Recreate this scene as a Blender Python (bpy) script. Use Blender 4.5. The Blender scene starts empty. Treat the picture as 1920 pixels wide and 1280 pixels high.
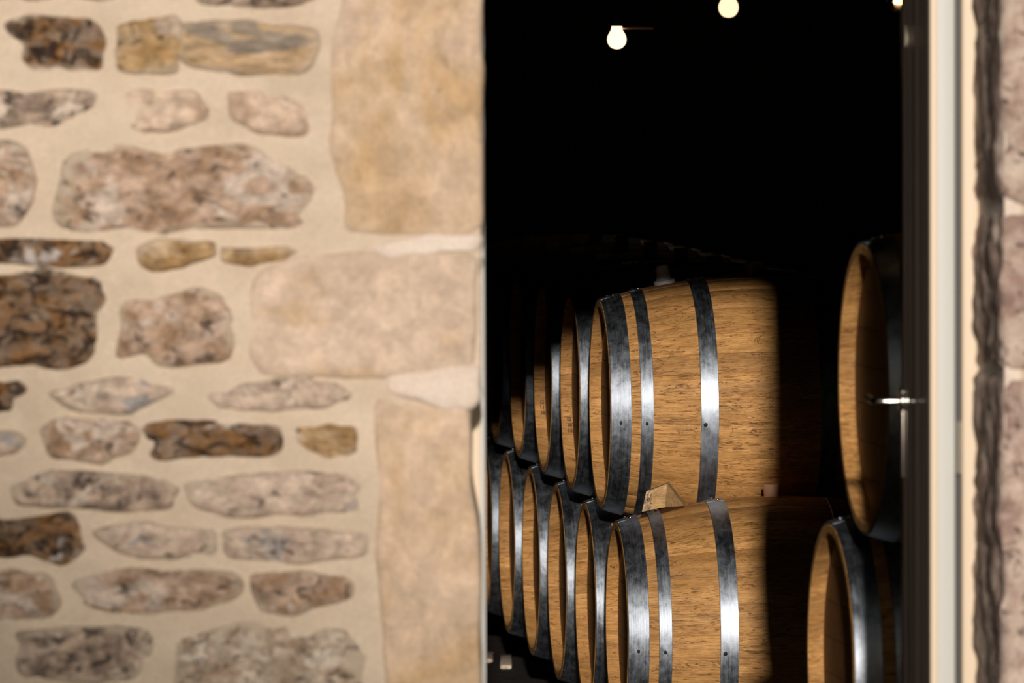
import bpy, bmesh, math, random
from mathutils import Vector, Matrix, noise

# ------------------------------------------------------------------ camera
F = 12100.0            # focal length in pixels of a 1920 px wide frame
EYE = 1.87             # camera height
PITCH = 0.0402
ROLL = 0.0035
scene = bpy.context.scene
CAMLOC = Vector((0, 0, EYE))
fwd = Vector((0, math.cos(PITCH), -math.sin(PITCH)))
up0 = Vector((0, math.sin(PITCH), math.cos(PITCH)))
r0 = Vector((1, 0, 0))
rt = (r0 - up0 * ROLL).normalized()
up = (up0 + r0 * ROLL).normalized()
cam_data = bpy.data.cameras.new('camera')
cam = bpy.data.objects.new('camera', cam_data)
scene.collection.objects.link(cam)
m = Matrix((rt, up, -fwd)).transposed().to_4x4()
m.translation = CAMLOC
cam.matrix_world = m
cam_data.sensor_width = 36
cam_data.lens = F / 1920 * 36
cam_data.clip_start = 0.5
cam_data.clip_end = 400
cam_data.dof.use_dof = True
cam_data.dof.focus_distance = 17.0
cam_data.dof.aperture_fstop = 8.5
scene.camera = cam

# ------------------------------------------------------------------ light
SUN_EL = math.radians(10.0)
SUN_AZ = math.radians(0.28)      # a hair to the right of straight behind the camera
sd = Vector((math.sin(SUN_AZ) * math.cos(SUN_EL), -math.cos(SUN_AZ) * math.cos(SUN_EL), math.sin(SUN_EL)))
sun_data = bpy.data.lights.new('sun', 'SUN')
sun_data.energy = 3.22
sun_data.color = (1.0, 0.89, 0.79)
sun_data.angle = math.radians(0.95)
sun = bpy.data.objects.new('sun', sun_data)
sun.rotation_euler = sd.to_track_quat('Z', 'Y').to_euler()
sun.location = (0, -3, 6)
scene.collection.objects.link(sun)

world = bpy.data.worlds.new('world')
scene.world = world
world.use_nodes = True
wn = world.node_tree
wn.nodes.clear()
sky = wn.nodes.new('ShaderNodeTexSky')
sky.sky_type = 'NISHITA'
sky.sun_disc = False
sky.sun_elevation = SUN_EL
sky.sun_rotation = math.pi
bg = wn.nodes.new('ShaderNodeBackground')
bg.inputs['Strength'].default_value = 0.045
wo = wn.nodes.new('ShaderNodeOutputWorld')
wn.links.new(sky.outputs[0], bg.inputs[0])
wn.links.new(bg.outputs[0], wo.inputs[0])

vs = scene.view_settings
vs.view_transform = 'Standard'
vs.look = 'None'
vs.exposure = 0.0
vs.gamma = 1.0
vs.use_curve_mapping = False

C = scene.collection
random.seed(7)

# ------------------------------------------------------------------ helpers
def P(px, py, D):
    """world point seen at pixel px,py lying on the plane y = D"""
    d = fwd * F + rt * (px - 960) + up * (640 - py)
    return CAMLOC + d * (D / d.y)

def link(name, me, parent=None, mat=None):
    o = bpy.data.objects.new(name, me)
    C.objects.link(o)
    if parent: o.parent = parent
    if mat and me is not None and not me.materials: me.materials.append(mat)
    return o

def empty(name, loc=(0, 0, 0), rot=(0, 0, 0)):
    o = bpy.data.objects.new(name, None)
    C.objects.link(o)
    o.location = loc
    o.rotation_euler = rot
    o.empty_display_size = 0.1
    return o

def tag(o, label, cat, group=None):
    o['label'] = label
    o['category'] = cat
    if group: o['group'] = group
    return o

def bm_mesh(name, bm, smooth=None):
    bmesh.ops.recalc_face_normals(bm, faces=bm.faces)
    me = bpy.data.meshes.new(name)
    bm.to_mesh(me)
    bm.free()
    if smooth is not None:
        me.polygons.foreach_set('use_smooth', [True] * len(me.polygons))
        if smooth < 179:
            me.set_sharp_from_angle(angle=math.radians(smooth))
    return me

def box_bm(bm, x0, x1, y0, y1, z0, z1, bevel=0):
    t = bmesh.new()
    bmesh.ops.create_cube(t, size=1)
    for v in t.verts:
        v.co = Vector((x0 + (v.co.x + .5) * (x1 - x0), y0 + (v.co.y + .5) * (y1 - y0), z0 + (v.co.z + .5) * (z1 - z0)))
    if bevel:
        bmesh.ops.bevel(t, geom=t.edges[:], offset=bevel, segments=2, affect='EDGES', profile=.5)
    tm = bpy.data.meshes.new('tmp')
    t.to_mesh(tm); t.free()
    bm.from_mesh(tm)
    bpy.data.meshes.remove(tm)

def box(name, x0, x1, y0, y1, z0, z1, mat, parent=None, bevel=0.0):
    bm = bmesh.new()
    box_bm(bm, x0, x1, y0, y1, z0, z1, bevel)
    return link(name, bm_mesh(name, bm, 35 if bevel else None), parent, mat)

def lathe(prof, n=32, axis='Z'):
    """prof: list of (r, h); returns bmesh"""
    bm = bmesh.new()
    rings = []
    for r, h in prof:
        if r < 1e-6:
            rings.append([bm.verts.new((0, 0, h))])
        else:
            rings.append([bm.verts.new((r * math.cos(2 * math.pi * k / n), r * math.sin(2 * math.pi * k / n), h)) for k in range(n)])
    for a, b in zip(rings, rings[1:]):
        for k in range(n):
            k2 = (k + 1) % n
            if len(a) == 1 and len(b) == 1: continue
            if len(a) == 1: bm.faces.new((a[0], b[k], b[k2]))
            elif len(b) == 1: bm.faces.new((a[k], b[0], a[k2]))
            else: bm.faces.new((a[k], b[k], b[k2], a[k2]))
    if axis == 'X':
        for v in bm.verts: v.co = Vector((v.co.z, v.co.x, v.co.y))
    return bm

def tube(name, pts, r, mat, parent=None, n=10):
    bm = bmesh.new()
    pts = [Vector(p) for p in pts]
    rings = []
    for i, p in enumerate(pts):
        d = (pts[min(i + 1, len(pts) - 1)] - pts[max(i - 1, 0)]).normalized()
        a = d.orthogonal().normalized() if i == 0 else (a - d * a.dot(d)).normalized()
        b = d.cross(a)
        rings.append([bm.verts.new(p + (a * math.cos(2 * math.pi * k / n) + b * math.sin(2 * math.pi * k / n)) * r) for k in range(n)])
    for u, v in zip(rings, rings[1:]):
        for k in range(n):
            bm.faces.new((u[k], u[(k + 1) % n], v[(k + 1) % n], v[k]))
    bm.faces.new(rings[0][::-1]); bm.faces.new(rings[-1])
    return link(name, bm_mesh(name, bm, 50), parent, mat)

# ------------------------------------------------------------------ materials
class NT:
    def __init__(s, name):
        s.m = bpy.data.materials.new(name)
        s.m.use_nodes = True
        s.t = s.m.node_tree
        s.b = s.t.nodes['Principled BSDF']
        s.out = s.t.nodes['Material Output']
    def n(s, typ, **kw):
        o = s.t.nodes.new('ShaderNode' + typ)
        for k, v in kw.items(): setattr(o, k, v)
        return o
    def l(s, a, b): s.t.links.new(a, b)
    def setin(s, node, **kw):
        for k, v in kw.items(): node.inputs[k.replace('_', ' ')].default_value = v
    def noise(s, vec, scale, detail=4, rough=.55, dist=0):
        o = s.n('TexNoise'); s.l(vec, o.inputs['Vector'])
        s.setin(o, Scale=scale, Detail=detail, Roughness=rough, Distortion=dist)
        return o.outputs['Fac']
    def mapr(s, v, a, b, c=0., d=1.):
        o = s.n('MapRange'); s.l(v, o.inputs[0])
        for i, x in enumerate((a, b, c, d)): o.inputs[i + 1].default_value = x
        return o.outputs[0]
    def mix(s, fac, a, b, mode='MIX'):
        o = s.n('Mix', data_type='RGBA', blend_type=mode)
        for sock, v in ((o.inputs[0], fac), (o.inputs[6], a), (o.inputs[7], b)):
            if hasattr(v, 'links'): s.l(v, sock)
            elif isinstance(v, (int, float)): sock.default_value = v
            else: sock.default_value = (*v, 1)
        return o.outputs[2]
    def math(s, op, a, b=0.):
        o = s.n('Math', operation=op)
        for sock, v in ((o.inputs[0], a), (o.inputs[1], b)):
            if hasattr(v, 'links'): s.l(v, sock)
            else: sock.default_value = v
        return o.outputs[0]
    def vmap(s, vec, scale=(1, 1, 1), loc=(0, 0, 0)):
        o = s.n('Mapping'); s.l(vec, o.inputs['Vector'])
        o.inputs['Scale'].default_value = scale; o.inputs['Location'].default_value = loc
        return o.outputs[0]
    def objvec(s, spread=13.0, uv=False):
        tc = s.n('TexCoord'); oi = s.n('ObjectInfo')
        sc = s.n('VectorMath', operation='SCALE'); comb = s.n('CombineXYZ')
        for i in range(3):
            s.l(oi.outputs['Random'], comb.inputs[i])
        s.l(comb.outputs[0], sc.inputs[0]); sc.inputs['Scale'].default_value = spread
        ad = s.n('VectorMath', operation='ADD')
        s.l(tc.outputs['UV' if uv else 'Object'], ad.inputs[0]); s.l(sc.outputs[0], ad.inputs[1])
        s.rand = oi.outputs['Random']
        return ad.outputs[0]
    def bump(s, h, strength=.5, dist=.01):
        o = s.n('Bump'); s.l(h, o.inputs['Height'])
        s.setin(o, Strength=strength, Distance=dist)
        s.l(o.outputs[0], s.b.inputs['Normal'])

def simple(name, col, rough=.6, metal=0., spec=.5):
    k = NT(name)
    k.setin(k.b, Base_Color=(*col, 1), Roughness=rough, Metallic=metal)
    k.b.inputs['Specular IOR Level'].default_value = spec
    return k.m

def stone_mat(name, cols, patch=None, dark=(.09, .065, .05), scale=9., darkamt=.62, stretch=(1, 1, 1.5), bump=.8, smear=.55):
    """cols: three colours mixed by soft noise, plus patches of another colour and small dark pits"""
    k = NT(name)
    v = k.vmap(k.objvec(17), stretch)
    a = k.mapr(k.noise(v, scale, 5, .6, .4), .36, .62)
    b = k.mapr(k.noise(k.vmap(v, loc=(5, 3, 1)), scale * 1.8, 6, .65), .42, .6)
    c = k.mix(a, cols[0], cols[1])
    c = k.mix(b, c, cols[2])
    if patch:
        pm = k.mapr(k.noise(k.vmap(v, loc=(9, 1, 7)), scale * .8, 5, .6, .8), patch[1], patch[1] + (.05 if smear and smear < .8 else .16))
        c = k.mix(pm, c, patch[0])
    d = k.mapr(k.noise(k.vmap(v, loc=(2, 8, 4)), scale * 2.2, 7, .7, 1.), darkamt, darkamt + .09)
    c = k.mix(d, c, dark)
    g = k.mapr(k.noise(v, 160, 3, .6), .3, .7, .88, 1.1)
    if smear and smear < .8:
        g2 = k.mapr(k.noise(k.vmap(v, loc=(1, 2, 3)), 34, 7, .72, .3), .36, .64, .68, 1.42)
        c = k.mix(1., c, g2, 'MULTIPLY')
    elif smear:
        g2 = k.mapr(k.noise(k.vmap(v, loc=(1, 2, 3)), 24, 7, .7, .3), .36, .64, .78, 1.14)
        c = k.mix(1., c, g2, 'MULTIPLY')
    c = k.mix(1., c, g, 'MULTIPLY')
    # lime mortar smeared over the rim of the stone
    at = k.n('Attribute', attribute_name='rim')
    sm = k.math('ADD', at.outputs['Fac'], k.math('MULTIPLY', k.math('SUBTRACT', k.noise(v, 38, 5, .7), .5), 1.3))
    if smear and smear < .8: sm = k.math('ADD', sm, k.math('MULTIPLY', k.math('SUBTRACT', k.noise(k.vmap(v, (.7, 1, 1.6), (3, 1, 2)), 9, 3, .5), .5), 1.7))
    if smear: c = k.mix(k.mapr(sm, smear - .08, smear + .34), c, (.64, .53, .41))
    k.l(c, k.b.inputs['Base Color'])
    k.setin(k.b, Roughness=.9)
    k.b.inputs['Specular IOR Level'].default_value = .2
    h = k.math('ADD', k.noise(v, 22, 8, .65), k.math('MULTIPLY', d, -.35))
    k.bump(h, bump, .027 if smear and smear < .8 else .022)
    return k.m

M_MORTAR = stone_mat('lime_mortar', ((.64, .53, .41), (.585, .48, .37), (.67, .56, .44)), None, (.50, .40, .31), 4., .68, (1, 1, 1.6), .22, None)
M_PATCH = stone_mat('pale_lime_plaster', ((.76, .65, .56), (.73, .61, .51), (.79, .69, .60)), None, (.62, .5, .4), 6., .72, (1, 1, 1), .2, None)
M_DARK = stone_mat('dark_brown_rubble_stone', ((.17, .105, .065), (.34, .26, .20), (.26, .13, .045)), ((.60, .55, .52), .585), (.045, .028, .022), 11., .52, smear=.75)
M_GREY = stone_mat('grey_mottled_rubble_stone', ((.47, .36, .28), (.65, .50, .385), (.29, .215, .175)), ((.68, .57, .47), .54), (.10, .075, .075), 15., .55, smear=.5)
M_OCHRE = stone_mat('ochre_rubble_stone', ((.52, .345, .17), (.66, .50, .34), (.38, .23, .10)), ((.58, .46, .36), .56), (.16, .11, .075), 10., .60, smear=.6)
M_PEACH = stone_mat('peach_rubble_stone', ((.66, .47, .30), (.70, .52, .36), (.60, .42, .24)), ((.36, .30, .24), .56), (.20, .15, .10), 8., .63, (.6, 1, 2.2), smear=.6)
M_PINK = stone_mat('pale_pink_rubble_stone', ((.70, .52, .39), (.61, .44, .33), (.74, .58, .45)), None, (.34, .25, .19), 9., .65, smear=.65)
M_MAUVE = stone_mat('mauve_rubble_stone', ((.51, .36, .275), (.65, .485, .375), (.38, .245, .155)), ((.68, .56, .47), .56), (.16, .10, .08), 12., .58, smear=.56)
M_PALE = stone_mat('pale_grey_rubble_stone', ((.66, .515, .415), (.56, .42, .335), (.71, .575, .46)), ((.42, .39, .38), .59), (.20, .14, .11), 13., .585, smear=.46)
M_CREAM = stone_mat('cream_mottled_stone', ((.62, .51, .40), (.72, .61, .50), (.42, .31, .22)), ((.78, .70, .60), .58), (.18, .125, .09), 15., .58)
M_QUOIN = stone_mat('tan_quoin_stone', ((.63, .47, .31), (.70, .545, .42), (.66, .50, .37)), ((.58, .40, .23), .50), (.36, .25, .15), 5., .66, (1, 1, .8), .35, .85)
M_QUOIN2 = stone_mat('pinkish_quoin_stone', ((.68, .53, .41), (.72, .57, .45), (.60, .465, .36)), ((.60, .42, .24), .55), (.38, .28, .21), 8., .67, (1, 1, 1), .35, .85)
M_JAMB = stone_mat('weathered_mauve_jamb_stone', ((.54, .42, .36), (.67, .54, .45), (.38, .26, .22)), ((.74, .62, .52), .55), (.12, .08, .07), 14., .58, (1, 1, .9), .7, None)
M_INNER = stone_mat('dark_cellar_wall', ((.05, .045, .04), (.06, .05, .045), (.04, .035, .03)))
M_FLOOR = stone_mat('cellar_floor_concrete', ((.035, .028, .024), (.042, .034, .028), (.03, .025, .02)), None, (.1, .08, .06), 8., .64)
M_GROUND = stone_mat('yard_gravel', ((.22, .18, .14), (.27, .22, .17), (.18, .15, .12)), None, (.1, .08, .06), 20.)
M_CHALK = stone_mat('pale_stone_block', ((.60, .50, .40), (.66, .56, .46), (.52, .43, .34)), None, (.3, .24, .18), 9.)

def oak(name, c1, c2, streak=(.24, .115, .035), darks=.5, uv=True):
    k = NT(name)
    v = k.objvec(7, uv=uv)
    # broad colour drift along a stave
    a = k.mapr(k.noise(k.vmap(v, (3, 30, 30)), 1, 4, .6, .5), .3, .7)
    c = k.mix(a, c1, c2)
    rv = k.mapr(k.rand, 0, 1, .78, 1.14)
    c = k.mix(1., c, rv, 'MULTIPLY')
    # fine grain and pores
    g1 = k.mapr(k.noise(k.vmap(v, (14, 210, 210)), 1, 6, .7, .5), .42, .62)
    c = k.mix(k.math('MULTIPLY', g1, .68), c, tuple(.45 * x + .55 * y for x, y in zip(c1, streak)))
    f = k.mapr(k.noise(k.vmap(v, (55, 560, 560)), 1, 3, .6), .50, .64)
    c = k.mix(k.math('MULTIPLY', f, .45), c, streak)
    # wandering dark lines, cut into short lengths
    w = k.noise(k.vmap(v, (6, 46, 46), (3, 3, 3)), 1, 5, .6, 1.2)
    ridge = k.math('ABSOLUTE', k.math('SUBTRACT', w, .5))
    line = k.mapr(ridge, .003, .014, 1., 0.)
    gate = k.mapr(k.noise(k.vmap(v, (22, 60, 60), (7, 2, 1)), 1, 3, .6), .47, .55)
    lines = k.math('MULTIPLY', line, gate)
    c = k.mix(k.math('MULTIPLY', lines, min(1., darks * 1.9)), c, streak)
    # broad cathedral arcs and a soft cloudiness
    w2 = k.noise(k.vmap(v, (3.2, 15, 15), (6, 1, 8)), 1, 4, .55, 1.5)
    l2 = k.mapr(k.math('ABSOLUTE', k.math('SUBTRACT', w2, .52)), .002, .010, 1., 0.)
    gt2 = k.mapr(k.noise(k.vmap(v, (9, 20, 20), (2, 7, 5)), 1, 3, .6), .50, .56)
    lines = k.math('MAXIMUM', lines, k.math('MULTIPLY', l2, gt2))
    c = k.mix(k.math('MULTIPLY', lines, min(1., darks * 1.7)), c, streak)
    cl = k.mapr(k.noise(k.vmap(v, (7, 26, 26), (2, 2, 9)), 1, 3, .6), .35, .65, .82, 1.14)
    c = k.mix(1., c, cl, 'MULTIPLY')
    # ray flecks in patches
    fl = k.mapr(k.noise(k.vmap(v, (22, 210, 210), (1, 9, 1)), 1, 3, .55, 1.2), .58, .63)
    reg = k.mapr(k.noise(k.vmap(v, (5, 8, 8), (4, 4, 1)), 1, 2, .5), .42, .58)
    c = k.mix(k.math('MULTIPLY', k.math('MULTIPLY', fl, reg), min(1., darks * 1.7)), c, streak)
    k.l(c, k.b.inputs['Base Color'])
    k.setin(k.b, Roughness=.6)
    k.b.inputs['Specular IOR Level'].default_value = .25
    h = k.math('SUBTRACT', k.math('MULTIPLY', f, -.5), lines)
    k.bump(h, .25, .002)
    return k.m

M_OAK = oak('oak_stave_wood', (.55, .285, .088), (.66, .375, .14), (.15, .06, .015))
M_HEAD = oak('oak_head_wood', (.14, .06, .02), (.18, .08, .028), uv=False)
M_CHIME = M_OAK
M_TIMBER = oak('weathered_timber', (.10, .065, .04), (.14, .09, .055), uv=False)
M_WEDGE = oak('oak_wedge_wood', (.56, .36, .16), (.66, .45, .23), (.3, .17, .07), .35, uv=False)

M_ENDGR = stone_mat('torn_end_grain', ((.62, .45, .27), (.68, .50, .31), (.55, .38, .22)), None, (.07, .035, .03), 50., .52, (1, 1, .6), .5, None)

def hoop_mat(name, base, rough, dirt):
    k = NT(name)
    v = k.objvec(5, uv=True)
    s1 = k.noise(k.vmap(v, (6, 260, 1)), 1, 5, .65)
    s2 = k.noise(k.vmap(v, (28, 40, 1)), 1, 6, .7, .4)
    blot = k.mapr(s2, .38, .66)
    c = k.mix(blot, tuple(x * .48 for x in base), base)
    c = k.mix(k.mapr(s1, .45, .75, 0, .35), c, tuple(min(1, x * 1.3) for x in base))
    sp = k.mapr(k.noise(k.vmap(v, (190, 240, 1)), 1, 3, .5), .66, .72)
    c = k.mix(k.math('MULTIPLY', sp, dirt), c, (.62, .60, .56))
    k.l(c, k.b.inputs['Base Color'])
    k.setin(k.b, Metallic=1., Anisotropic=.3, Anisotropic_Rotation=.25)
    tg = k.n('Tangent', direction_type='UV_MAP', uv_map='UVMap'); k.l(tg.outputs[0], k.b.inputs['Tangent'])
    k.l(k.mapr(k.math('ADD', k.math('MULTIPLY', s2, .6), k.math('MULTIPLY', s1, .4)), .35, .65, rough - .13, rough + .10), k.b.inputs['Roughness'])
    k.bump(k.math('ADD', s1, k.math('MULTIPLY', s2, .8)), .22, .0012)
    return k.m
M_HOOP = hoop_mat('galvanised_hoop_steel', (.46, .525, .61), .51, .9)
M_RIVET = simple('bright_rivet_steel', (.6, .58, .55), .25, 1.)
M_NAIL = simple('black_nail', (.01, .01, .01), .6, .4)
M_INK = simple('burnt_stamp', (.10, .05, .025), .9)
M_SILI = simple('pale_grey_silicone', (.78, .74, .75), .4)
M_WBUNG = simple('beech_bung', (.55, .30, .17), .6)
M_FRAMEGREY = simple('pale_grey_painted_frame', (.58, .60, .58), .5)
M_CREAMP = simple('cream_painted_wood', (.80, .66, .49), .5)
M_DARKP = simple('black_rubber_seal', (.012, .011, .015), .5)
M_BRONZE = simple('dark_bronze_paint', (.09, .07, .06), .35)
M_SATIN = simple('satin_steel', (.40, .36, .31), .35, 1.)
M_CHROME = simple('polished_steel', (.75, .73, .68), .16, 1.)
M_BLACK = simple('black_plastic', (.015, .013, .012), .5)
M_COPPER = simple('copper_pipe', (.85, .50, .30), .35, 1.)

def glass_mat():
    k = NT('reflection_streaked_glass')
    k.setin(k.b, Base_Color=(.85, .82, .78, 1), Roughness=.03, IOR=1.5)
    k.b.inputs['Transmission Weight'].default_value = 1.
    streak_tint = k.n('BsdfDiffuse'); streak_tint.inputs[0].default_value = (.50, .41, .35, 1)  # brown diffuse streaks painted in place of ghost reflections in the panes
    mx = k.n('MixShader')
    tc = k.n('TexCoord')
    st = k.noise(k.vmap(tc.outputs['Object'], (1, 45, .35)), 1, 3, .6)
    k.l(k.mapr(st, .38, .62, .12, 1.), mx.inputs[0])
    k.l(k.b.outputs[0], mx.inputs[1]); k.l(streak_tint.outputs[0], mx.inputs[2])
    k.l(mx.outputs[0], k.out.inputs['Surface'])
    return k.m
M_GLASS = glass_mat()

def emit(name, col, s):
    k = NT(name)
    k.b.inputs['Base Color'].default_value = (*col, 1)
    k.b.inputs['Emission Color'].default_value = (*col, 1)
    k.b.inputs['Emission Strength'].default_value = s
    return k.m
M_BULB = emit('warm_frosted_bulb', (1, .78, .52), 1.7)
M_BULB2 = emit('warm_frosted_bulb_dimmer', (1, .76, .46), 1.4)
M_FIL = emit('glowing_filament', (1, .70, .38), 14.)
k = NT('amber_bulb_glass')
k.setin(k.b, Base_Color=(.95, .62, .28, 1), Roughness=.05, IOR=1.45)
k.b.inputs['Transmission Weight'].default_value = 1.
M_AMBER = k.m

# ------------------------------------------------------------------ setting: the stone facade
DW = 10.6              # front face of the facade
DF = 10.95             # inner side of the facade / plane of the frames
XL = P(909, 640, DF).x # edge of the left frame, clear opening starts here
XR = P(1803, 640, DF).x
ZTOP = 2.486            # lintel underside
YB = 26.0              # back wall
CEIL = 3.2

def struct(o):
    o['kind'] = 'structure'
    return o

def facade_mesh(name, x0, x1, z0, z1, step=.014):
    """mortar face with gentle trowelled relief, closed into a slab"""
    nx = max(2, int((x1 - x0) / step)); nz = max(2, int((z1 - z0) / step))
    verts = []; faces = []
    for j in range(nz + 1):
        z = z0 + (z1 - z0) * j / nz
        for i in range(nx + 1):
            x = x0 + (x1 - x0) * i / nx
            h = .0060 * noise.noise(Vector((x * 6, z * 9, 1.3))) + .0035 * noise.noise(Vector((x * 24, z * 30, 4)))
            verts.append((x, DW - h, z))
    w = nx + 1
    for j in range(nz):
        for i in range(nx):
            a = j * w + i
            faces.append((a, a + 1, a + w + 1, a + w))
    # slab behind
    n = len(verts)
    verts += [(x0, DF, z0), (x1, DF, z0), (x1, DF, z1), (x0, DF, z1)]
    faces.append((n, n + 3, n + 2, n + 1))
    bot = list(range(nx + 1)); top = [nz * w + i for i in range(nx + 1)]
    lef = [j * w for j in range(nz + 1)]; rig = [j * w + nx for j in range(nz + 1)]
    faces.append(tuple(bot[::-1]) + (n, n + 1))
    faces.append(tuple(top) + (n + 2, n + 3))
    faces.append(tuple(lef) + (n + 3, n))
    faces.append(tuple(rig[::-1]) + (n + 1, n + 2))
    me = bpy.data.meshes.new(name)
    me.from_pydata(verts, [], faces)
    me.polygons.foreach_set('use_smooth', [i < nx * nz for i in range(len(me.polygons))])
    return me

XWL = P(877, 640, DW).x
XWR = P(1902, 640, DW).x
wall_left = struct(link('wall_left', facade_mesh('wall_left', -2.6, XWL, 0, 3.5), None, M_MORTAR))
wall_right = struct(link('wall_right', facade_mesh('wall_right', XWR, 3.4, 0, 3.5, .03), None, M_MORTAR))
wall_top = struct(link('wall_front', facade_mesh('wall_front', XWL, XWR, ZTOP, 3.5, .03), None, M_MORTAR))

def stone(pts, mat, parent, name='stone', proud=.02, depth=.05, rough=.006, edge=.010, seed=0, resample=44, flat=5.0, label=None, wob=.05):
    """one stone from its outline in the wall plane (list of (x, z)); edges dip into the mortar"""
    rnd = random.Random(seed)
    P2 = [Vector(p) for p in pts]
    # resample the polygon evenly
    L = [(P2[(i + 1) % len(P2)] - P2[i]).length for i in range(len(P2))]
    tot = sum(L); out = []
    for k in range(resample):
        s = tot * k / resample; i = 0
        while s > L[i]: s -= L[i]; i += 1
        out.append(P2[i].lerp(P2[(i + 1) % len(P2)], s / L[i]))
    cx = sum(p.x for p in out) / len(out); cz = sum(p.y for p in out) / len(out)
    c = Vector((cx, cz))
    size = min(max(p.x for p in out) - min(p.x for p in out), max(p.y for p in out) - min(p.y for p in out))
    o2 = []
    for k, p in enumerate(out):
        nn = noise.noise(Vector((p.x * 22, p.y * 22, seed * 1.7))) + .5 * noise.noise(Vector((p.x * 60, p.y * 60, seed * 3.1)))
        d = (p - c)
        o2.append(p + d * (.07 if name == 'stone' else 0) + d.normalized() * nn * size * wob * (1.35 if name == 'stone' else 1))
    # smooth a little
    o3 = [(o2[k - 1] + o2[k] * 2 + o2[(k + 1) % resample]) / 4 for k in range(resample)]
    verts = []; faces = []
    fr = [1.0, .985, .95, .88, .72, .5, .25]
    n = resample
    for t in fr:
        hh = -edge + (proud + edge) * (1 - t ** (flat * 3)) ** .5 if t < 1 else -edge
        for p in o3:
            q = c + (p - c) * t
            nz = rough * (noise.noise(Vector((q.x * 14, q.y * 18, seed * 2.3))) + .6 * noise.noise(Vector((q.x * 40, q.y * 46, seed))))
            verts.append((q.x, DW - hh - nz, q.y))
    nz = rough * noise.noise(Vector((cx * 14, cz * 18, seed * 2.3)))
    verts.append((cx, DW - proud - nz, cz)); ci = len(verts) - 1
    for r in range(len(fr) - 1):
        for k2 in range(n):
            a = r * n + k2; b = r * n + (k2 + 1) % n
            faces.append((a, b, b + n, a + n))
    r = (len(fr) - 1) * n
    for k2 in range(n): faces.append((r + k2, r + (k2 + 1) % n, ci))
    bi = len(verts)
    for p in o3: verts.append((p.x, DW + depth, p.y))
    for k2 in range(n): faces.append((k2, bi + k2, bi + (k2 + 1) % n, (k2 + 1) % n))
    faces.append(tuple(bi + k2 for k2 in range(n)))
    loc = Vector((cx, DW, cz))
    me = bpy.data.meshes.new(name)
    me.from_pydata([Vector(v) - loc for v in verts], [], faces)
    bm = bmesh.new(); bm.from_mesh(me); bmesh.ops.recalc_face_normals(bm, faces=bm.faces); bm.to_mesh(me); bm.free()
    me.polygons.foreach_set('use_smooth', [True] * len(me.polygons))
    me.set_sharp_from_angle(angle=math.radians(60))
    at = me.attributes.new('rim', 'FLOAT', 'POINT')
    rim = []
    for t in fr: rim += [max(0., (t - .5) / .5) ** 2] * n
    rim += [0.] + [1.] * n
    at.data.foreach_set('value', rim)
    o = link(name, me, parent, mat)
    o.location = loc
    if label: o['label'] = label
    return o

def W(px, py):
    p = P(px, py, DW)
    return (p.x, p.z)

def superbox(x0, y0, x1, y1, pw=3.2, n=24):
    cx, cy, a, b = (x0 + x1) / 2, (y0 + y1) / 2, (x1 - x0) / 2, (y1 - y0) / 2
    out = []
    for k in range(n):
        t = 2 * math.pi * k / n
        c, s = math.cos(t), math.sin(t)
        out.append((cx + a * math.copysign(abs(c) ** (2 / pw), c), cy + b * math.copysign(abs(s) ** (2 / pw), s)))
    return out

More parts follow.
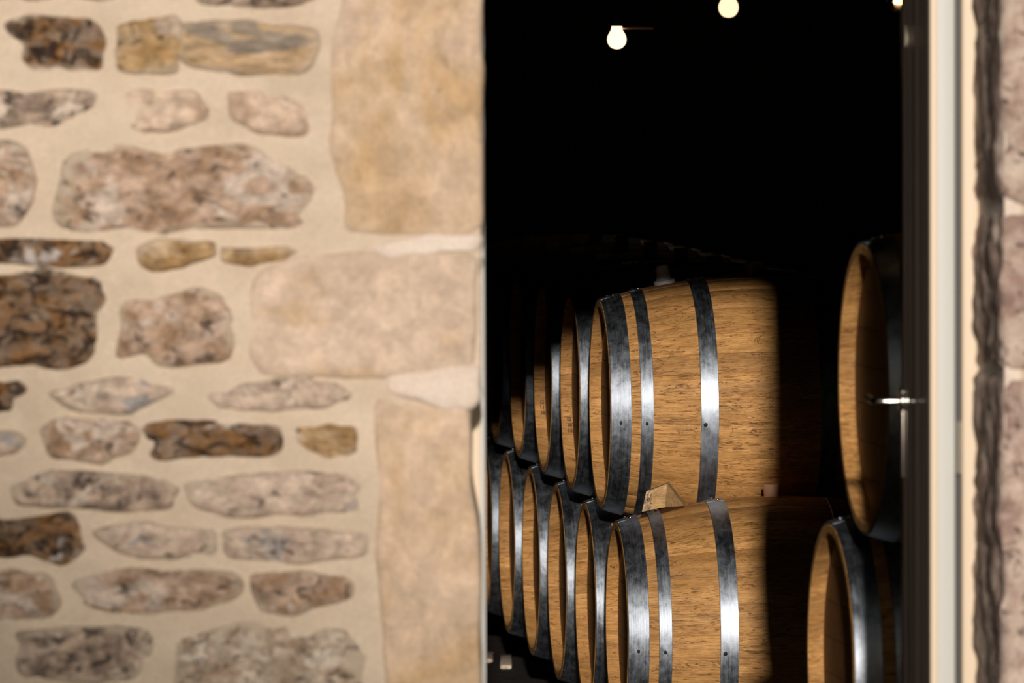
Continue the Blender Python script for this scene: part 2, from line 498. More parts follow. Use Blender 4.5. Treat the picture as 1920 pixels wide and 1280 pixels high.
stones = [  # pixel outline or box, material
    ([(5, 40), (60, 28), (185, 38), (197, 80), (196, 130), (80, 137), (38, 112), (40, 80), (10, 62)], M_DARK, 'dark brown stone with a grey left end'),
    ([(218, 48), (250, 38), (330, 36), (338, 80), (334, 135), (255, 142), (218, 128)], M_OCHRE, 'ochre stone'),
    ([(335, 40), (470, 36), (590, 55), (600, 100), (560, 140), (430, 138), (342, 122)], M_PEACH, 'peach stone with a grey streak'),
    ([(-60, 172), (120, 166), (180, 170), (170, 205), (110, 235), (40, 242), (-60, 238)], M_GREY, None),
    ([(225, 185), (260, 165), (370, 168), (397, 200), (390, 225), (330, 243), (250, 243), (225, 222)], M_PINK, 'pale pink stone'),
    ([(430, 175), (470, 166), (540, 176), (575, 210), (572, 250), (540, 256), (460, 240), (435, 220)], M_PINK, None),
    ([(130, 282), (240, 276), (330, 290), (420, 268), (510, 290), (570, 340), (588, 385), (570, 430), (440, 425), (330, 432), (220, 436), (118, 425), (105, 395), (130, 340)], M_MAUVE, 'largest mauve brown rubble stone'),
    ([(-60, 265), (50, 268), (72, 300), (60, 370), (40, 415), (-60, 412)], M_MAUVE, None),
    ([(-80, 450), (70, 447), (205, 452), (217, 475), (200, 495), (130, 500), (-80, 492)], M_DARK, None),
    ([(256, 462), (300, 450), (398, 453), (402, 478), (350, 498), (280, 511), (258, 490)], M_OCHRE, None),
    ([(414, 462), (450, 466), (530, 462), (562, 470), (530, 488), (470, 498), (418, 492)], M_OCHRE, None),
    ([(-70, 520), (90, 512), (180, 525), (192, 560), (182, 660), (140, 682), (40, 690), (-70, 680)], M_DARK, 'large dark brown stone with white streaks'),
    ([(232, 562), (300, 548), (420, 552), (432, 600), (428, 670), (340, 688), (250, 668), (212, 675), (222, 620)], M_MAUVE, 'square mauve stone with orange stains'),
    ([(-60, 715), (40, 715), (55, 730), (20, 770), (-60, 778)], M_DARK, None),
    ([(92, 735), (160, 715), (260, 700), (335, 730), (300, 755), (260, 778), (130, 772)], M_PALE, None),
    ([(388, 740), (450, 722), (560, 700), (640, 722), (668, 748), (600, 765), (500, 772), (420, 770)], M_PALE, None),
    ([(64, 805), (130, 782), (240, 788), (258, 815), (245, 850), (180, 866), (100, 858)], M_MAUVE, None),
    ([(256, 800), (300, 784), (420, 792), (520, 796), (532, 825), (520, 858), (380, 856), (290, 866), (252, 836)], M_DARK, 'dark stone with an ochre right half'),
    ([(555, 800), (620, 792), (668, 800), (670, 845), (620, 862), (560, 835)], M_OCHRE, None),
    ([(-60, 805), (35, 808), (48, 825), (30, 852), (-60, 855)], M_PALE, None),
    ([(22, 905), (80, 880), (180, 886), (290, 890), (335, 915), (330, 955), (200, 960), (100, 950), (30, 945)], M_GREY, None),
    ([(352, 905), (430, 895), (540, 885), (665, 888), (672, 960), (560, 968), (420, 965), (362, 950)], M_PALE, None),
    ([(-60, 962), (50, 975), (125, 958), (140, 990), (162, 1025), (115, 1060), (60, 1040), (-60, 1045)], M_DARK, 'rust brown stone with a ragged outline'),
    ([(178, 998), (240, 975), (330, 985), (400, 992), (410, 1035), (330, 1050), (230, 1042)], M_PALE, None),
    ([(412, 1000), (470, 985), (600, 990), (682, 1000), (680, 1040), (560, 1058), (450, 1050), (412, 1038)], M_PALE, None),
    ([(-60, 1078), (80, 1075), (112, 1120), (100, 1160), (-60, 1162)], M_MAUVE, None),
    ([(130, 1095), (200, 1070), (330, 1066), (445, 1072), (452, 1115), (380, 1140), (250, 1152), (150, 1135)], M_MAUVE, None),
    ([(475, 1078), (560, 1072), (655, 1080), (650, 1120), (560, 1150), (490, 1150), (476, 1110)], M_MAUVE, None),
    ([(35, 1190), (150, 1172), (280, 1180), (278, 1230), (255, 1275), (130, 1280), (40, 1262)], M_GREY, None),
    ([(330, 1205), (400, 1168), (520, 1172), (650, 1185), (680, 1240), (670, 1330), (520, 1350), (340, 1330), (325, 1262)], M_CREAM, 'cream mottled stone'),
    ([(360, -60), (590, -70), (600, -5), (520, 14), (440, 16), (370, 6)], M_GREY, None),
    ([(-80, -80), (300, -90), (320, -10), (200, 0), (50, 2), (-80, -8)], M_MAUVE, None),
]
for i, (pl, mt, lb) in enumerate(stones):
    stone([W(*p) for p in pl], mt, wall_left, seed=i + 1, label=lb, proud=.012, edge=.007, rough=.012, flat=2., wob=.10)
quoins = [
    ([(652, -160), (905, -160), (906, 438), (850, 446), (700, 440), (640, 438), (648, 380), (612, 290), (622, 210), (618, 90), (640, 10)], M_QUOIN, 'tall tan corner stone beside the doorway'),
    ([(500, 500), (560, 475), (700, 468), (860, 474), (902, 480), (896, 560), (888, 700), (760, 712), (480, 708), (462, 660), (466, 560), (470, 520)], M_QUOIN2, 'long pinkish corner stone'),
    ([(700, 735), (790, 758), (878, 745), (886, 830), (882, 900), (900, 1000), (902, 1200), (906, 1500), (700, 1500), (722, 1290), (712, 1120), (700, 1020), (710, 960), (704, 860)], M_QUOIN, 'tall tan lower corner stone'),
]
quoins += [([(560, -520), (906, -520), (906, -176), (570, -172)], M_QUOIN2, None),
           ([(620, 1516), (908, 1516), (908, 1850), (630, 1850)], M_QUOIN2, None)]
for i, (pl, mt, lb) in enumerate(quoins):
    stone([W(*p) for p in pl], mt, wall_left, name='corner_stone', seed=60 + i, label=lb, proud=.009, depth=.33, rough=.006, edge=.006, flat=5, resample=80, wob=.02)
stone([W(*p) for p in [(720, 700), (800, 695), (860, 680), (904, 684), (903, 752), (884, 772), (840, 768), (760, 745), (722, 738)]], M_PATCH, wall_left, name='plaster_patch', seed=80, proud=.012, rough=.005, edge=.004, flat=2, wob=.10)
stone([W(*p) for p in [(690, 462), (740, 450), (800, 440), (905, 438), (903, 472), (840, 474), (720, 486)]], M_PATCH, wall_left, name='plaster_patch', seed=81, proud=.009, rough=.005, edge=.004, flat=2, wob=.2)

zj7 = P(880, 688, DW).z
box('mortar_joint', P(868, 640, DW).x, P(902, 640, DW).x, DW + .003, DF - .07, zj7, 3.4, M_MORTAR, wall_left)
# right jamb: big corner blocks with a face and a return, joints at 390 and 700 px
xj = P(1876, 640, DW).x
zj = [ZTOP + .009] + [P(1876, y, DW).z for y in (392, 702, 1420)] + [-.009]
for i in range(4):
    z1, z0 = zj[i] - .009, zj[i + 1] + .009
    bm = bmesh.new()
    nx, ny, nz_ = 26, 22, 44
    # an L-visible block made as a closed box of gridded faces with noise
    x0, x1 = xj - .002 * (i % 2), xj + (.34, .22, .40, .30)[i]
    # splay of the return: towards the frame it comes in to XR
    xin = P(1828, 640, DF).x
    def gridface(fn, na, nb):
        g = [[bm.verts.new(fn(a / na, b / nb)) for b in range(nb + 1)] for a in range(na + 1)]
        for a in range(na):
            for b in range(nb):
                bm.faces.new((g[a][b], g[a + 1][b], g[a + 1][b + 1], g[a][b + 1]))
    def skin(u, v, w):
        x = x0 + (x1 - x0) * u - (x0 - xin) * v * (1 - u); y = DW - .018 + (DF - DW + .018) * v; z = z0 + (z1 - z0) * w
        nn = Vector((x * 13, y * 13, z * 13 + i * 7)); a = .011 * noise.noise(nn) + .006 * noise.noise(nn * 2.9)
        ex = math.exp(-u * (x1 - x0) / .012); ey = math.exp(-v * .35 / .012)
        ez = math.exp(-w * (z1 - z0) / .010) + math.exp(-(1 - w) * (z1 - z0) / .010)
        y += a * (1 - v) + .006 * ex * (1 - v) + .010 * ez * (1 - v)
        x += (a + .006 * ey + .008 * ez) * (1 - u)
        return (x, y, z)
    gridface(lambda a, b: skin(a, 0, b), nx, nz_)
    gridface(lambda a, b: skin(0, a, b), ny, nz_)
    gridface(lambda a, b: skin(a, b, 0), 26, 22)
    gridface(lambda a, b: skin(a, b, 1), 26, 22)
    gridface(lambda a, b: skin(1, a, b), ny, nz_)
    bmesh.ops.remove_doubles(bm, verts=bm.verts, dist=.0004)
    o = link('corner_stone', bm_mesh('jamb_stone', bm, 70), wall_right, M_JAMB)
# mortar core behind the jamb stones and behind the left corner stones
bm = bmesh.new()
jp = [(xj + .006, DW - .008), (XWR + .01, DW - .008), (XWR + .01, DF), (xin + .006, DF)]
ja = [bm.verts.new((x, y, 0)) for x, y in jp]; jb = [bm.verts.new((x, y, ZTOP)) for x, y in jp]
bm.faces.new(ja[::-1]); bm.faces.new(jb)
for j in range(4): bm.faces.new((ja[j], ja[(j + 1) % 4], jb[(j + 1) % 4], jb[j]))
struct(link('trim_5', bm_mesh('trim_5', bm), None, M_PATCH))
struct(box('trim_6', XWL - .01, XWL + .004, DW + .02, DF, 0, ZTOP, M_MORTAR))

# stones beyond the frame so the wall goes on when seen from the side
fill = random.Random(3)
mats = [M_MAUVE, M_PALE, M_GREY, M_OCHRE, M_DARK, M_PINK, M_CREAM, M_MAUVE, M_PALE]
def filler(x_from, x_to, y_from, y_to, parent, skip, s0):
    y = y_from; s = s0
    while y < y_to:
        h = fill.uniform(60, 125); x = x_from + fill.uniform(-80, 40)
        while x < x_to - 90:
            w = min(fill.uniform(120, 340), x_to - x)
            if not skip(x, y, x + w, y + h) and w > 70:
                stone([W(*p) for p in superbox(x, y, x + w, y + h)], fill.choice(mats), parent, seed=s, proud=.009, edge=.006, rough=.008, flat=1.6, resample=24, wob=.09)
                s += 1
            x += w + fill.uniform(24, 45)
        y += h + fill.uniform(22, 40)
filler(-1100, 900, -700, 1800, wall_left, lambda a, b, c, d: (c > -95 and b < 1375 and d > -105) or (c > 520 and (d > -560 or True) and (b < 1900)) , 200)
filler(xr_px := 2310, 3300, -600, 1700, wall_right, lambda a, b, c, d: False, 500)

# lintel over the door
bm = bmesh.new()
lintel = box('lintel_stone', XWL - .25, XWR + .22, DW - .012, DF, ZTOP, ZTOP + .26, M_QUOIN, wall_top, .008)

# gable-shaped blocker added unseen behind the camera to shade the lower left facade
hy0 = -55.0
lift = (DW - hy0) * math.tan(SUN_EL); dxh = (DW - hy0) * math.tan(SUN_AZ)
qa, qb = P(0, 1010, DW), P(600, 1400, DW)
slope = (qb.z - qa.z) / (qb.x - qa.x)
rx0, rx1 = -9.0, 12.0
ze = lambda x: qa.z + lift + slope * (x - dxh - qa.x)
bm = bmesh.new()
sec = [(rx0 - 9, 0), (rx1, 0), (rx1, ze(rx1)), (rx0, ze(rx0)), (rx0 - 9, ze(rx0) - 7)]
A_ = [bm.verts.new((x, hy0, z)) for x, z in sec]; B_ = [bm.verts.new((x, hy0 - 10, z)) for x, z in sec]
bm.faces.new(A_); bm.faces.new(B_[::-1])
for j in range(5): bm.faces.new((A_[j], B_[j], B_[(j + 1) % 5], A_[(j + 1) % 5]))
struct(link('shade_blocker', bm_mesh('shade_blocker', bm), None, M_PALE))

# ------------------------------------------------------------------ frames, door leaf
t1 = struct(box('trim_1', XL - .06, XL - .006, DF - .05, DF + .03, 0, ZTOP, M_CREAMP, None, .003))
box('frame_bead', XL - .0085, XL, DF - .056, DF + .03, 0, ZTOP, M_FRAMEGREY, t1, .0015)
Xc0, Xc1 = P(1804, 640, DF).x, P(1836, 640, DF).x
t2 = struct(box('trim_2', Xc0, Xc1, DF, DF + .08, 0, ZTOP, M_CREAMP, None, .004))
Xs = P(1795, 640, DF + .02).x
t3 = struct(box('trim_3', Xs - .004, Xc0 + .002, DF + .05, DF + .08, 0, ZTOP, M_DARKP, None, 0))
t4 = struct(box('trim_4', XL - .055, Xc1, DF - .0, DF + .026, ZTOP, ZTOP + .06, M_CREAMP, None, .004))

YD0, YD1 = DF + .03, DF + .565
XD0 = P(1745, 640, YD0).x
XD1 = P(1792, 640, YD0).x
ZD1 = ZTOP + .035
door = struct(empty('door_1', (XD1, YD0, 0), (0, 0, math.radians(2.0))))
def dbox(name, x0, x1, y0, y1, z0, z1, mat, bevel=.0):
    o = box(name, x0 - XD1, x1 - XD1, y0 - YD0, y1 - YD0, z0, z1, mat, door, bevel)
    return o
dbox('stile', XD0, XD1, YD0, YD0 + .075, .02, ZD1, M_FRAMEGREY, .007)
dbox('stile', XD0, XD1, YD1 - .075, YD1, .02, ZD1, M_BRONZE, .003)
dbox('edge_highlight', XD0 - .001, XD0 + .0115, YD0 - .003, YD0 + .02, .02, ZD1, M_CREAMP, .003)  # cream strip paints the warm highlight along the leaf's near left edge
dbox('rail', XD0, XD1, YD0 + .075, YD1 - .075, .02, .20, M_FRAMEGREY, .003)
dbox('rail', XD0, XD1, YD0 + .075, YD1 - .075, ZD1 - .09, ZD1, M_FRAMEGREY, .003)
dbox('glass_pane', XD0 + .001, XD0 + .005, YD0 + .072, YD1 - .072, .19, ZD1 - .08, M_GLASS)
dbox('glass_pane', XD0 + .018, XD0 + .022, YD0 + .072, YD1 - .072, .19, ZD1 - .08, M_GLASS)
hy = YD1 - .04
hz = P(1665, 752, hy).z
# handle: rose, neck and lever
hb = lathe([(0, .0), (.024, .0), (.024, .005), (.021, .007), (0, .007)], 24, 'X')
for v in hb.verts: v.co.x = -v.co.x
ro = link('handle_rose', bm_mesh('handle_rose', hb, 40), door, M_CHROME)
ro.location = (XD0 - XD1, hy - YD0, hz)
hd = tube('door_handle', [(0, 0, 0), (-.030, 0, 0), (-.040, .002, 0), (-.045, .008, 0), (-.047, .02, 0), (-.047, .11, 0)], .0065, M_CHROME, door, 14)
hd.location = (XD0 - XD1 - .004, hy - YD0 - .0, hz)
hd['label'] = 'polished steel lever handle'
pl = box('handle_plate', -.003, 0, -.018, .018, -.135, .02, M_SATIN, door, .0012)
pl.location = (XD0 - XD1 - .0005, hy - YD0, hz)
for hz_ in (.3, 1.2, 2.1):
    h = tube('hinge', [(XD1 - XD1 + .006, .0, hz_), (XD1 - XD1 + .006, .0, hz_ + .09)], .006, M_CHROME, door, 12)

# ------------------------------------------------------------------ cellar shell
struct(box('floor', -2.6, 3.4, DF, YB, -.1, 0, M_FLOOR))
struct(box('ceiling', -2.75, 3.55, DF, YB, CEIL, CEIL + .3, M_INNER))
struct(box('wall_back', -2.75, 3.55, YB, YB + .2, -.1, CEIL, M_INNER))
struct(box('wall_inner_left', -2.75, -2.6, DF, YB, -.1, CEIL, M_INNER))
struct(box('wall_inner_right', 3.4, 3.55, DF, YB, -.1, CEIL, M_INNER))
struct(box('ground', -40, 40, -60, DF, -.1, 0, M_GROUND))

# ------------------------------------------------------------------ barrels
HL = .42               # half length
RB = .345; RH = .282
def R_(s): return RB - (RB - RH) * abs(1 - s / HL) ** 2.0
LEN = 2 * HL

def stave_mesh(a0, a1, nm):
    """one bent stave between the angles a0, a1 around the local X axis (0 = top, positive towards -Y, the front)"""
    bm = bmesh.new(); uvl = bm.loops.layers.uv.new('UVMap')
    S = [0, .004, .012, .03, .05] + [LEN * k / 14 for k in range(1, 14)] + [LEN - .05, LEN - .03, LEN - .012, LEN - .004, LEN]
    S = sorted(set(round(s, 5) for s in S))
    fr = (0, .045, .5, .955, 1)
    rows = []
    for s in S:
        e = min(s, LEN - s)
        r = R_(s)
        th = .0255 if e > .033 else (.019 if e < .002 else .0225)
        ro = r - (.003 if e < .001 else 0)
        row = []
        for f in fr:
            a = a0 + (a1 - a0) * f
            rr = ro - (.0014 if f in (0, 1) else 0)
            row.append((s, a, rr))
        for f in (1, .5, 0):
            a = a0 + (a1 - a0) * f
            row.append((s, a, r - th))
        rows.append([bm.verts.new((q[0], -q[2] * math.sin(q[1]), q[2] * math.cos(q[1]))) for q in row])
        rows[-1].append([(q[0], q[1] * .33 + (0 if k < 5 else .013)) for k, q in enumerate(row)])
    n = 8
    for A, B in zip(rows, rows[1:]):
        ua, ub = A[n], B[n]
        for k in range(n):
            k2 = (k + 1) % n
            f = bm.faces.new((A[k], A[k2], B[k2], B[k]))
            for lp, uvv in zip(f.loops, (ua[k], ua[k2], ub[k2], ub[k])): lp[uvl].uv = uvv
    for A, rev in ((rows[0], True), (rows[-1], False)):
        vs_ = A[:n][::-1] if rev else A[:n]
        uu = A[n][::-1] if rev else A[n]
        f = bm.faces.new(vs_)
        for lp, uvv in zip(f.loops, uu): lp[uvl].uv = (uvv[0] + .3 * uvv[1], uvv[1])
    return bm_mesh(nm, bm, 28)

def ring_mesh(s0, s1, off, thick, nm, lap=None):
    """a hoop following the bulge of the barrel"""
    bm = bmesh.new(); uvl = bm.loops.layers.uv.new('UVMap')
    n = 120
    mid = (s0 + s1) / 2
    prof = [(s0, R_(s0) + off), (s0 + .0012, R_(s0) + off + thick), (mid, R_(mid) + off + thick), (s1 - .0012, R_(s1) + off + thick), (s1, R_(s1) + off),
            (s1, R_(s1) + off - .0015), (mid, R_(mid) + off - .0015), (s0, R_(s0) + off - .0015)]
    m_ = len(prof); g = []
    for k in range(n):
        a = 2 * math.pi * k / n
        g.append([bm.verts.new((s, -r * math.sin(a), r * math.cos(a))) for s, r in prof])
    for k in range(n):
        A, B = g[k], g[(k + 1) % n]
        for j in range(m_):
            j2 = (j + 1) % m_
            f = bm.faces.new((A[j], A[j2], B[j2], B[j]))
            for lp, (aa, jj) in zip(f.loops, ((k, j), (k, j2), (k + 1, j2), (k + 1, j))):
                lp[uvl].uv = (2 * math.pi * aa / n * .33, prof[jj][0] + (.2 if jj > 4 else 0))
    return bm_mesh(nm, bm, 40)

def lap_mesh(s0, s1, a0, a1, off, nm):
    """the overlapping end of the hoop strip, riveted on top"""
    bm = bmesh.new(); uvl = bm.loops.layers.uv.new('UVMap')
    n = 10; g = []
    for k in range(n + 1):
        a = a0 + (a1 - a0) * k / n
        row = []
        for s, o in ((s0 + .001, 0), (s0 + .001, .0007), (s1 - .001, .0007), (s1 - .001, 0)):
            r = R_(s) + off + o
            row.append(bm.verts.new((s, -r * math.sin(a), r * math.cos(a))))
        g.append(row)
    for k in range(n):
        for j in range(4):
            j2 = (j + 1) % 4
            f = bm.faces.new((g[k][j], g[k][j2], g[k + 1][j2], g[k + 1][j]))
            for lp in f.loops: lp[uvl].uv = (math.atan2(-lp.vert.co.y, lp.vert.co.z) * .33, lp.vert.co.x)
    bm.faces.new(g[0][::-1]); bm.faces.new(g[-1])
    return bm_mesh(nm, bm, 35)

def dome_mesh(r, h, nm):
    return bm_mesh(nm, lathe([(r, 0), (r * .96, h * .35), (r * .7, h * .8), (r * .35, h * .97), (0, h)], 12), 60)

RIV = dome_mesh(.0052, .0036, 'rivet')
NAIL = dome_mesh(.0056, .0012, 'nail')
HOOPS = [(.001, .055), (.079, .113), (.236, .284)]
def layout(seed):
    rnd = random.Random(seed); ws = [rnd.uniform(.7, 1.35) for _ in range(28)]
    tot = sum(ws); a = rnd.uniform(0, .2); out = []
    for w in ws:
        out.append((a, a + w / tot * 2 * math.pi)); a = out[-1][1]
    return out
LAY = {k: [stave_mesh(a0 + .0005, a1 - .0005, 'stave') for a0, a1 in layout(k)] for k in (11, 12, 13)}
HOOPM = []
for s0, s1 in HOOPS:
    HOOPM.append((s0, s1, ring_mesh(s0, s1, .0005, .0022, 'hoop'), lap_mesh(s0, s1, -.28, .12, .0022, 'hoop_lap')))
    f0, f1 = LEN - s1, LEN - s0
    HOOPM.append((f0, f1, ring_mesh(f0, f1, .0005, .0022, 'hoop'), None))

# head: boards with sunk joints
def head_mesh(flip):
    bm = bmesh.new()
    r = .2585; nb = 7; s0 = .032; th = .02
    edges = [-r + 2 * r * k / nb for k in range(nb + 1)]
    for k in range(nb):
        z0, z1 = edges[k] + .0008, edges[k + 1] - .0008
        pts = []
        m_ = 8
        for j in range(m_ + 1):
            z = z0 + (z1 - z0) * j / m_; pts.append((math.sqrt(max(0, r * r - z * z)), z))
        loop = [(y, z) for y, z in pts] + [(-y, z) for y, z in reversed(pts)]
        cl = []
        for q in loop:
            if not cl or (abs(q[0] - cl[-1][0]) + abs(q[1] - cl[-1][1])) > 1e-5: cl.append(q)
        if abs(cl[0][0] - cl[-1][0]) + abs(cl[0][1] - cl[-1][1]) < 1e-5: cl.pop()
        A = [bm.verts.new((s0, y, z)) for y, z in cl]
        B = [bm.verts.new((s0 + th, y, z)) for y, z in cl]
        bm.faces.new(A); bm.faces.new(B[::-1])
        for j in range(len(cl)):
            j2 = (j + 1) % len(cl); bm.faces.new((A[j], B[j], B[j2], A[j2]))
    if flip:
        for v in bm.verts: v.co.x = LEN - v.co.x
    return bm_mesh('head', bm)
HEADM = (head_mesh(False), head_mesh(True))
bungm = bm_mesh('bung', lathe([(0, -.02), (.018, -.02), (.0215, .030), (.0205, .032), (0, .032)], 28), 40)

def make_barrel(lay, loc, a, tilt):
    b = empty('wine_barrel', loc, (0, -tilt, a))
    for me in LAY[lay]: link('stave', me, b, M_OAK)
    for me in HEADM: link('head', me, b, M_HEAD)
    for s0, s1, me, lap in HOOPM:
        h = link('hoop', me, b, M_HOOP)
        if lap is not None:
            link('hoop_lap', lap, h, M_HOOP)
            mid = (s0 + s1) / 2
            ang0 = math.atan2(R_(s1) - R_(s0), s1 - s0)
            for (ss, aa) in ((mid - .006, .00), (mid + .008, .07)):
                rr = R_(ss) + .0042
                rv = link('rivet', RIV, h, M_RIVET)
                rv.matrix_local = Matrix.Translation((ss, -rr * math.sin(aa), rr * math.cos(aa))) @ Matrix.Rotation(aa, 4, 'X') @ Matrix.Rotation(-ang0, 4, 'Y')
            aa = math.radians(97)
            rr = R_(mid) + .0022
            nl = link('nail', NAIL, h, M_NAIL)
            nl.matrix_local = Matrix.Translation((mid - (.012 if s0 > .2 else .0), -rr * math.sin(aa), rr * math.cos(aa))) @ Matrix.Rotation(aa, 4, 'X')
    bg_ = link('bung', bungm, b, M_WBUNG)
    bg_.location = (HL - .006, 0, RB + .0)
    return b

def copy_tree(o, parent=None):
    c = o.copy(); C.objects.link(c)
    if parent: c.parent = parent
    for ch in list(o.children): copy_tree(ch, c)
    return c

AX, TILT = .0909, .0038
X1, Y1, Z1 = .2734, 17.0103, EYE - 1.4439
STEP = .8066
row = Vector((-math.sin(AX), math.cos(AX), 0))
proto = {k: make_barrel(k, (0, 0, -50), AX, TILT) for k in (11, 12, 13)}
used = set()
def place(kind, loc, label, group, a=AX, tilt=TILT):
    if kind in used: o = copy_tree(proto[kind])
    else: o = proto[kind]; used.add(kind)
    o.location = loc; o.rotation_euler = (0, -tilt, a)
    tag(o, label, 'barrel', group)
    return o
ordn = ['first', 'second', 'third', 'fourth', 'fifth', 'sixth', 'seventh', 'eighth']
bar = {}
kinds = [11, 12, 13]
for i in range(8):
    lab = f'oak wine barrel resting on the timber rails, {ordn[i]} from the front in the lower row'
    if i == 0: lab = 'front oak wine barrel of the lower row, long sunlit side with bright steel hoops'
    if i == 7: lab = 'oak wine barrel at the far end of the lower row, behind the seventh'
    bar['L', i] = place(kinds[i % 3], Vector((X1, Y1, Z1)) + row * STEP * i, lab, 'oak barrels in the left lower row')
for i in range(7):
    lab = f'oak wine barrel stacked on top, {ordn[i]} from the front in the upper row'
    if i == 0: lab = 'front oak wine barrel of the upper row with a grey bung standing on it'
    if i in (1, 2): lab = f'oak barrel with small numbers stamped inside its rim, {ordn[i]} in the upper row'
    if i == 6: lab = 'oak wine barrel at the far end of the upper row, behind the sixth'
    bar['U', i] = place(kinds[(i + 1) % 3], Vector((X1 - .0377, Y1 + STEP / 2, Z1 + .5732)) + row * STEP * i, lab, 'oak barrels in the left upper row')
# right hand stack, nearer the door
RU = P(1617, 757, 12.56)
AXR = .122
bar['RU'] = place(12, RU, 'upper oak barrel right beside the open glass door, only its rim sunlit', 'oak barrels stacked by the door', AXR)
RL = P(1556, 1243, 12.96)
bar['RL'] = place(13, RL, 'lower oak barrel left of the door handle side, pale weathered hoop in sun', 'oak barrels stacked by the door', AXR)
RL2 = Vector((RL.x + .098 + .075, RL.z * 0 + 12.96 - STEP + .02, RL.z))
bar['RL2'] = place(11, RL2, 'lower oak barrel hidden in shade behind the glass door', 'oak barrels stacked by the door', AXR)
bar['RL'].location = RL; bar['RU'].location.z = RL.z + .5722
bar['RU']['label'] = 'upper oak barrel beside the open glass door, only its rim sunlit'
bar['RL']['label'] = 'lower oak barrel near the door with a pale sunlit hoop'

# stamped figures inside the rims
def stamp(b, txts, ang, dirn=1):
    for k, t in enumerate(txts):
        cu = bpy.data.curves.new('stamp', 'FONT'); cu.body = t; cu.size = .0165; cu.align_x = 'CENTER'; cu.align_y = 'CENTER'
        cu.offset = .0006; cu.resolution_u = 2
        to = bpy.data.objects.new('tmp', cu); C.objects.link(to)
        dg = bpy.context.evaluated_depsgraph_get(); dg.update()
        me = bpy.data.meshes.new_from_object(to.evaluated_get(dg))
        bpy.data.objects.remove(to)
        a = ang + k * .066
        r = R_(.018) - .0232
        # far inner side of the rim: plane facing the axis (towards the camera)
        pos = Vector((.021 + k * .0012, r * math.cos(a), -r * math.sin(a)))
        xa = Vector((1, 0, 0)); nrm = Vector((0, -math.cos(a), math.sin(a))); ya = nrm.cross(xa)
        mt = Matrix((xa, ya, nrm)).transposed().to_4x4(); mt.translation = pos
        o = link('stamped_number', me, b, M_INK)
        o.matrix_local = mt
stamp(bar['U', 1], ['42', '08', '35'], .37)
stamp(bar['U', 2], ['42', '11', '38'], .33)

# silicone bung standing loose, upside down, on the front upper barrel
ub = bar['U', 0]
s_b = .178
mloc = Vector((s_b, -.012, R_(s_b) - .0))
bb = lathe([(0, 0), (.0285, 0), (.0292, .002), (.0290, .009), (.028, .0105), (.0225, .0115), (.0215, .013), (.0165, .049), (.0155, .0505), (0, .0505)], 40)
so = link('silicone_bung', bm_mesh('silicone_bung', bb, 35), None, M_SILI)
M_ub = Matrix.Rotation(AX, 4, 'Z') @ Matrix.Rotation(-TILT, 4, 'Y')
so.location = ub.location + (M_ub @ mloc)
so.rotation_euler = (math.radians(1.5), -math.radians(9.5), AX)
tag(so, 'pale grey silicone bung standing loose upside down on the front upper barrel', 'bung')

# oak wedge jammed between the two front barrels
lb = bar['L', 0]
def wp(px, py, D):
    return P(px, py, D)
Dw = 16.84
pts = {
    'bl': P(1204, 959, Dw), 'tl': P(1212, 921, Dw + .01), 'a': P(1251, 906, Dw + .03), 'br': P(1283, 948, Dw + .10), 'bm': P(1247, 951, Dw - .02),
    'ml': P(1221, 955, Dw - .02), 'mt': P(1224, 917, Dw - .005),
}
bk = .075
def back(p, dz=0): return p + Vector((.006, bk, dz))
wv = [pts['bl'], pts['tl'], pts['mt'], pts['ml'], pts['a'], pts['bm'], pts['br']]
wvb = [back(p) for p in wv]
bm = bmesh.new()
Fv = [bm.verts.new(p) for p in wv]; Bv = [bm.verts.new(p) for p in wvb]
bl, tl, mt_, ml, a_, bmid, br = range(7)
lf = bm.faces.new((Fv[bl], Fv[ml], Fv[mt_], Fv[tl]))
bm.faces.new((Fv[ml], Fv[bmid], Fv[a_], Fv[mt_]))
bm.faces.new((Fv[bmid], Fv[br], Fv[a_]))
bm.faces.new((Bv[bl], Bv[tl], Bv[mt_], Bv[a_], Bv[br], Bv[bmid], Bv[ml]))
bm.faces.new((Fv[bl], Fv[tl], Bv[tl], Bv[bl])); bm.faces.new((Fv[tl], Fv[mt_], Bv[mt_], Bv[tl]))
bm.faces.new((Fv[mt_], Fv[a_], Bv[a_], Bv[mt_])); bm.faces.new((Fv[a_], Fv[br], Bv[br], Bv[a_]))
bm.faces.new((Fv[br], Fv[bmid], Bv[bmid], Bv[br])); bm.faces.new((Fv[bmid], Fv[ml], Bv[ml], Bv[bmid])); bm.faces.new((Fv[ml], Fv[bl], Bv[bl], Bv[ml]))
bmesh.ops.bevel(bm, geom=bm.edges[:], offset=.0012, segments=1, affect='EDGES')
we = link('oak_wedge', bm_mesh('oak_wedge', bm), None, M_WEDGE)
# the left end: a separate rough-torn slab of end grain
sl = bmesh.new()
rr_ = random.Random(5)
ga = []
for i_ in range(7):
    rowv = []
    for j_ in range(5):
        lo = pts['bl'].lerp(pts['ml'], j_ / 4); hi = pts['tl'].lerp(pts['mt'], j_ / 4)
        p_ = lo.lerp(hi, i_ / 6) + Vector((-.0005, -.004 - rr_.uniform(0, .005), 0))
        rowv.append(sl.verts.new(p_))
    ga.append(rowv)
for i_ in range(6):
    for j_ in range(4): sl.faces.new((ga[i_][j_], ga[i_][j_ + 1], ga[i_ + 1][j_ + 1], ga[i_ + 1][j_]))
ge = bmesh.ops.extrude_face_region(sl, geom=sl.faces[:])
for v_ in ge['geom']:
    if isinstance(v_, bmesh.types.BMVert): v_.co.y += .012
link('end_grain', bm_mesh('end_grain', sl), we, M_ENDGR)['label'] = 'torn end grain with dark pits'
tag(we, 'rough sawn oak wedge jammed between the two front barrels', 'wedge')

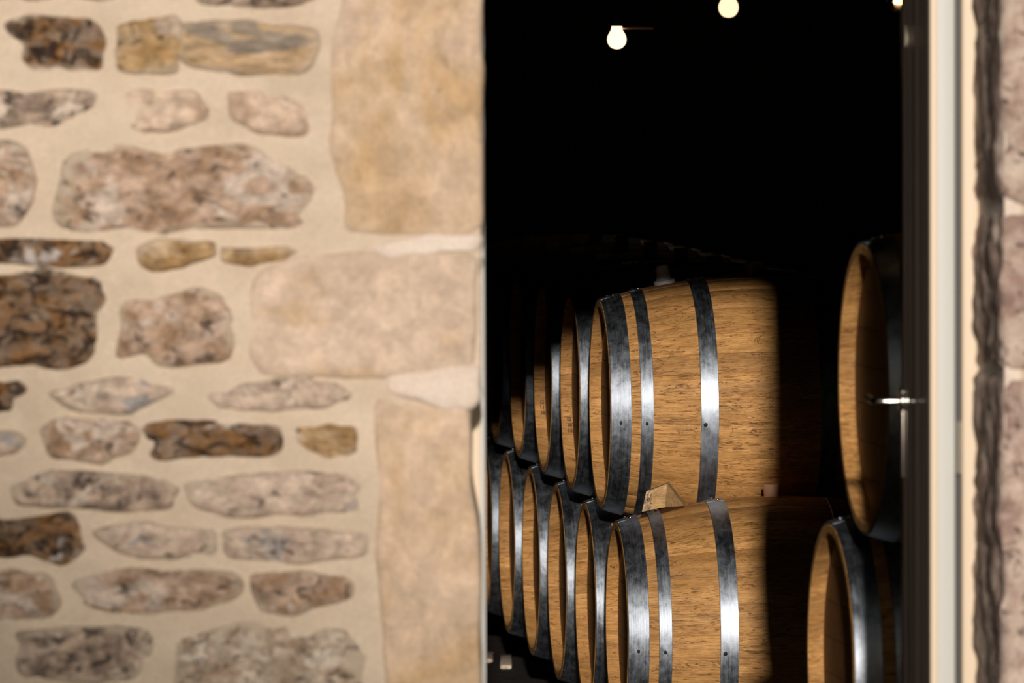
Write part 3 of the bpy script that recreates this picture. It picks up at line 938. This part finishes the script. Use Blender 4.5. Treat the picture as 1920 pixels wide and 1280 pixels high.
# timber rails under the barrels
def bearer(name, s, rowstart, length, zt, zb, lab, grp, AX=AX):
    ax = Vector((math.cos(AX), math.sin(AX), 0))
    c0 = Vector(rowstart) + ax * s
    e = empty(name, (c0.x, c0.y, zb), (0, 0, AX))
    o = box('beam', -.05, .05, -.5, length, 0, zt - zb, M_TIMBER, e, .004)
    tag(e, lab, 'timber beam', grp)
    return e
ztop = Z1 - R_(.35) - .002
bearer('timber_rail', .30, (X1, Y1, 0), STEP * 7 + .4, ztop, 0, 'sawn timber rail under the barrel heads of the left rows', None)
bearer('timber_rail', LEN - .30, (X1, Y1, 0), STEP * 7 + .4, ztop, 0, 'sawn timber rail under the far ends of the left rows', None)
zt2 = RL.z - .3425
bearer('timber_support', .25, (RL.x, RL.y - STEP, 0), STEP + .4, zt2, 0, 'tall timber support under the door side barrels, near end', None, AXR)
bearer('timber_support', LEN - .17, (RL.x, RL.y - STEP, 0), STEP + .4, zt2, 0, 'tall timber support under the door side barrels, far end', None, AXR)

# pale stone blocks on the floor at the far left, just showing below the barrels
# (placed by depth along the wall foot)
sb = P(949, 1246, 20.5)
o = box('stone_block', sb.x - .020, sb.x + .018, 20.5, 20.9, 0, sb.z, M_CHALK, None, .006)
tag(o, 'pale stone block on the floor below the barrel rows', 'stone block')
sb = P(918, 1234, 20.7)
o = box('stone_block', sb.x - .12, sb.x + .012, 20.7, 21.0, 0, sb.z, M_CREAM, None, .012)
tag(o, 'mottled stone block half hidden behind the left door frame', 'stone block')

# ------------------------------------------------------------------ bulbs
prof = [(0, -.0225), (.006, -.0218), (.012, -.0195), (.0175, -.0145), (.0213, -.0075), (.0225, 0), (.0213, .0075), (.0180, .0145), (.0142, .020), (.0128, .0245), (.0128, .029), (.0118, .031), (0, .031)]
def bulb(px, py, D, mat, lab, scale=1., kind=0):
    c = P(px, py, D)
    e = empty('light_bulb', c)
    g = link('glass_bulb', bm_mesh('glass_bulb', lathe([(r * scale, h * scale) for r, h in prof], 32), 60), e, mat)
    s = link('socket', bm_mesh('socket', lathe([(0, .0305 * scale), (.0125 * scale, .0305 * scale), (.014 * scale, .034 * scale), (.014 * scale, .062 * scale), (.006, .070 * scale), (0, .070 * scale)], 24), 40), e, M_BLACK)
    if kind:
        pts_ = []
        for k_ in range(60):
            t = k_ / 59
            pts_.append((.005 * math.cos(t * 30), .005 * math.sin(t * 30), -.006 + .018 * t))
        tube('filament', pts_, .0012, M_FIL, e, 5)
    tag(e, lab, 'light bulb', 'bulbs hanging in the cellar')
    return c
c1 = bulb(1156.5, 74, 15.0, M_BULB, 'frosted glowing bulb hanging lowest, beside a thin copper pipe')
c2 = bulb(1366, 14, 14.3, M_BULB2, 'glowing bulb at the top of the doorway, right of the lower one')
c3 = bulb(1684, -2, 12.6, M_AMBER, 'amber clear glass bulb beside the top of the open door', 1., 1)
M_BULB3 = emit('bright_bulb_glass', (1, .68, .36), 11.)
c5 = bulb(1235, -95, 23.0, M_BULB3, 'bulb hanging deep in the cellar above the far barrels, leftmost of three')
c6 = bulb(1330, -110, 25.0, M_BULB3, 'bulb hanging deep in the cellar above the far barrels, middle of three')
c7 = bulb(1450, -100, 24.0, M_BULB3, 'bulb hanging deep in the cellar above the far barrels, rightmost of three')
c4 = bulb(1196, -26, 15.6, M_BULB2, 'glowing bulb just above the frame over the lowest bulb')
# copper pipe at the first bulb and another above
def pipe(c, dx0, dx1, z, lab):
    t = tube('copper_pipe', [(c.x + dx0, c.y + .004, c.z + z), (c.x + dx1, c.y + .004, c.z + z)], .0032, M_COPPER, None, 10)
    tag(t, lab, 'pipe')
pipe(c1, .013, .085, .0265, 'thin copper pipe level with the top of the lowest bulb')
pipe(c4, -.02, .02, .03, 'short copper pipe at the bulb above the frame')
for i, c in enumerate((c1, c2, c3, c4, c5, c6, c7)):
    lab = ['lamp cable over the lowest bulb', 'lamp cable over the bulb right of the lowest', 'lamp cable over the amber bulb', 'lamp cable over the bulb above the frame', 'lamp cable over the leftmost deep cellar bulb', 'lamp cable over the middle deep cellar bulb', 'lamp cable over the rightmost deep cellar bulb'][i]
    t = tube('lamp_cable', [(c.x, c.y, c.z + .068), (c.x, c.y, CEIL)], .003, M_BLACK, None, 8)
    tag(t, 'thin black ' + lab, 'cable')
